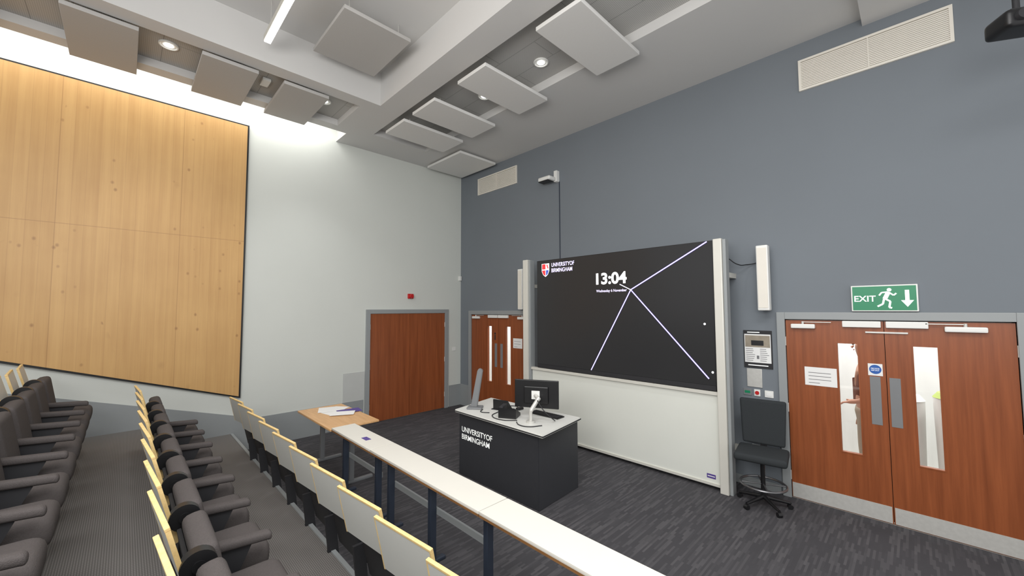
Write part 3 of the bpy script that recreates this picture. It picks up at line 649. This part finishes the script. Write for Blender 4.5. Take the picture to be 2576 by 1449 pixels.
# local frame: facing -x. room side is -y
e=empty("person","person in a brown jumper and beige trousers reaching forward","person",(6.79,.92,0))
V=[((0,0,.95),(.13,.10)),((0,0,1.15),(.12,.095)),((0,0,1.36),(.14,.10)),((0.01,0,1.47),.055),((-.01,0,1.56),.065),((-.02,0,1.66),(.085,.078)),((-.01,0,1.73),.06)]
E=[(i,i+1) for i in range(6)]
def add(p,r,par): V.append((p,r));E.append((par,len(V)-1));return len(V)-1
for s in (-1,1):
    h=add((0,s*.10,.90),.085,0);k=add((-.02 if s<0 else .05,s*.11,.50),.055,h);a=add((0 if s<0 else .12,s*.11,.09),.038,k);add((-.15 if s<0 else -.03,s*.12,.035),.035,a)
    sh=add((0,s*.19,1.38),.05,2)
    if s<0: el=add((.13,s*.24,1.13),.04,sh);wr=add((-.07,s*.20,1.03),.026,el);pm=add((-.135,s*.18,1.015),.030,wr);d=Vector((-1,.1,-.25))
    else: el=add((.05,s*.23,1.08),.04,sh);wr=add((-.08,s*.22,.86),.026,el);pm=add((-.10,s*.22,.79),.030,wr);d=Vector((-.25,0,-1))
    d.normalize();side=Vector((0,1,0));up=d.cross(side)
    for i,L in enumerate((.068,.078,.072,.055)):
        o0=Vector(V[pm][0])+side*(-.027+.018*i)+d*.035;f0=add(tuple(o0),.0095,pm);f1=add(tuple(o0+d*L*.5),.0085,f0);add(tuple(o0+d*L*.85+Vector((0,0,-.02))),.0075,f1)
    t0=Vector(V[pm][0])+Vector((0,-s*.03,.012));tt=add(tuple(t0),.011,pm);add(tuple(t0+d*.045+Vector((0,-s*.012,.012))),.009,tt)
skin("body",V,E,"skin",e)
V=[((0,0,.96),(.145,.12)),((0,0,1.15),(.135,.115)),((0,0,1.37),(.155,.115)),((.005,0,1.455),.062)];E=[(0,1),(1,2),(2,3)]
for s in (-1,1):
    sh=add((0,s*.19,1.38),.065,2)
    if s<0: el=add((.13,s*.24,1.13),.055,sh);add((-.045,s*.205,1.04),.040,el)
    else: el=add((.05,s*.23,1.08),.055,sh);add((-.07,s*.22,.89),.040,el)
skin("jumper",V,E,"jump",e,root=1)
V=[((0,0,1.0),(.138,.112)),((0,0,.92),(.145,.12))];E=[(0,1)]
for s in (-1,1):
    h=add((0,s*.10,.86),.10,1);k=add((-.02 if s<0 else .05,s*.11,.50),.078,h);add((0 if s<0 else .12,s*.11,.10),.06,k)
skin("trousers",V,E,"trou",e)
bm=bmesh.new();bmesh.ops.create_uvsphere(bm,u_segments=24,v_segments=16,radius=.105)
for v in bm.verts:
    v.co.y*=.92;v.co.z*=1.15
    if v.co.x<-.02 and v.co.z<.045: v.co.x=-.02+(v.co.x+.02)*.12
    if v.co.z<-.03: v.co.z*=1.5
finish("hair",bm,"hair",e,loc=(.012,0,1.69),smooth=True)
bm=bmesh.new();cyl(bm,(-.095,0,1.67),(-.118,0,1.645),.008,.014,n=10);finish("nose",bm,"skin",e,smooth=True)
for s in (-1,1):
    bm=bmesh.new();bmesh.ops.create_uvsphere(bm,u_segments=12,v_segments=8,radius=.012);finish("eye",bm,"black",e,loc=(-.098,s*.03,1.69),smooth=True)
B("mouth",(-.1,-.022,1.615),(-.09,.022,1.623),"red",e)
for s in (-1,1): B("shoe",(-.18 if s<0 else -.06,s*.115-.045,0),(.07 if s<0 else .19,s*.115+.045,.07),"blackm",e,bev=.025,seg=3)

# ------------------------------------------------------------ lights
def area(name,loc,size,energy,target=None,sy=None,color=(1,1,1)):
    l=bpy.data.lights.new(name,"AREA");l.energy=energy;l.size=size;l.color=color
    if sy: l.shape="RECTANGLE";l.size_y=sy
    o=bpy.data.objects.new(name,l);COL.objects.link(o);o.location=loc
    d=Vector(target)-Vector(loc) if target else Vector((0,0,-1));o.rotation_euler=d.to_track_quat("-Z","Y").to_euler()
    return o
# cove: long strip hidden behind the soffit edge, washing the side wall
l=bpy.data.lights.new("cove_light","AREA");l.energy=50;l.shape="RECTANGLE";l.size=.08;l.size_y=7.5;l.color=(1,.99,.96)
o=bpy.data.objects.new("cove_light",l);COL.objects.link(o);o.location=(.42,-6.7,5.42)
zax=-Vector((-1,0,-.75)).normalized();yax=Vector((0,1,0));xax=yax.cross(zax);o.rotation_euler=Matrix((xax,yax,zax)).transposed().to_euler()
area("overhead_fill_rear",(6.2,-6.5,5.1),3.5,175,sy=2.5)  # added overhead fill for the whole room, no fitting modelled
area("overhead_fill_mid",(7.6,-3.9,5.15),2.2,95,sy=1.2)  # second added fill, out of view, evens out the front wall
area("bounce_fill_rear",(7.0,-6.8,3.2),4.0,190,target=(5.2,-3.0,5.4),sy=1.5,color=(1,.985,.965))  # added upward fill standing in for bounce onto the ceiling
area("hallway_light",(7.0,1.2,2.65),2.5,80,sy=1.2);area("hallway_light_far",(1.3,1.2,2.65),2,55,sy=1.2)
for x,y in ((4.0,-1.75),(2.88,-1.75),(5.75,-1.75),(1.15,-5.2),(1.12,-3.42)):
    s=bpy.data.lights.new("downlight_beam","SPOT");s.energy=50;s.spot_size=math.radians(95);s.spot_blend=.8;s.shadow_soft_size=.06
    o=bpy.data.objects.new("downlight_beam",s);COL.objects.link(o);o.location=(x,y,5.15 if y>-2 else 5.1)
w=bpy.data.worlds.new("w");bpy.context.scene.world=w;w.use_nodes=True
w.node_tree.nodes["Background"].inputs[0].default_value=(1,1,1,1);w.node_tree.nodes["Background"].inputs[1].default_value=.97
# ------------------------------------------------------------ camera
cd=bpy.data.cameras.new("cam");cd.sensor_width=36;cd.lens=991.3/2576*36;cd.clip_start=.02
cam=bpy.data.objects.new("cam",cd);COL.objects.link(cam)
yaw,pit,roll=math.radians(45.545),math.radians(3.141),math.radians(-.182)
F=Vector((-math.sin(yaw)*math.cos(pit),math.cos(yaw)*math.cos(pit),math.sin(pit)));R=F.cross(Vector((0,0,1))).normalized();U=R.cross(F)
R2=R*math.cos(roll)+U*math.sin(roll);U2=-R*math.sin(roll)+U*math.cos(roll)
mt=Matrix((R2,U2,-F)).transposed().to_4x4();mt.translation=Vector((7.233,-5.458,2.12));cam.matrix_world=mt
bpy.context.scene.camera=cam
bpy.context.scene.view_settings.view_transform="Standard"
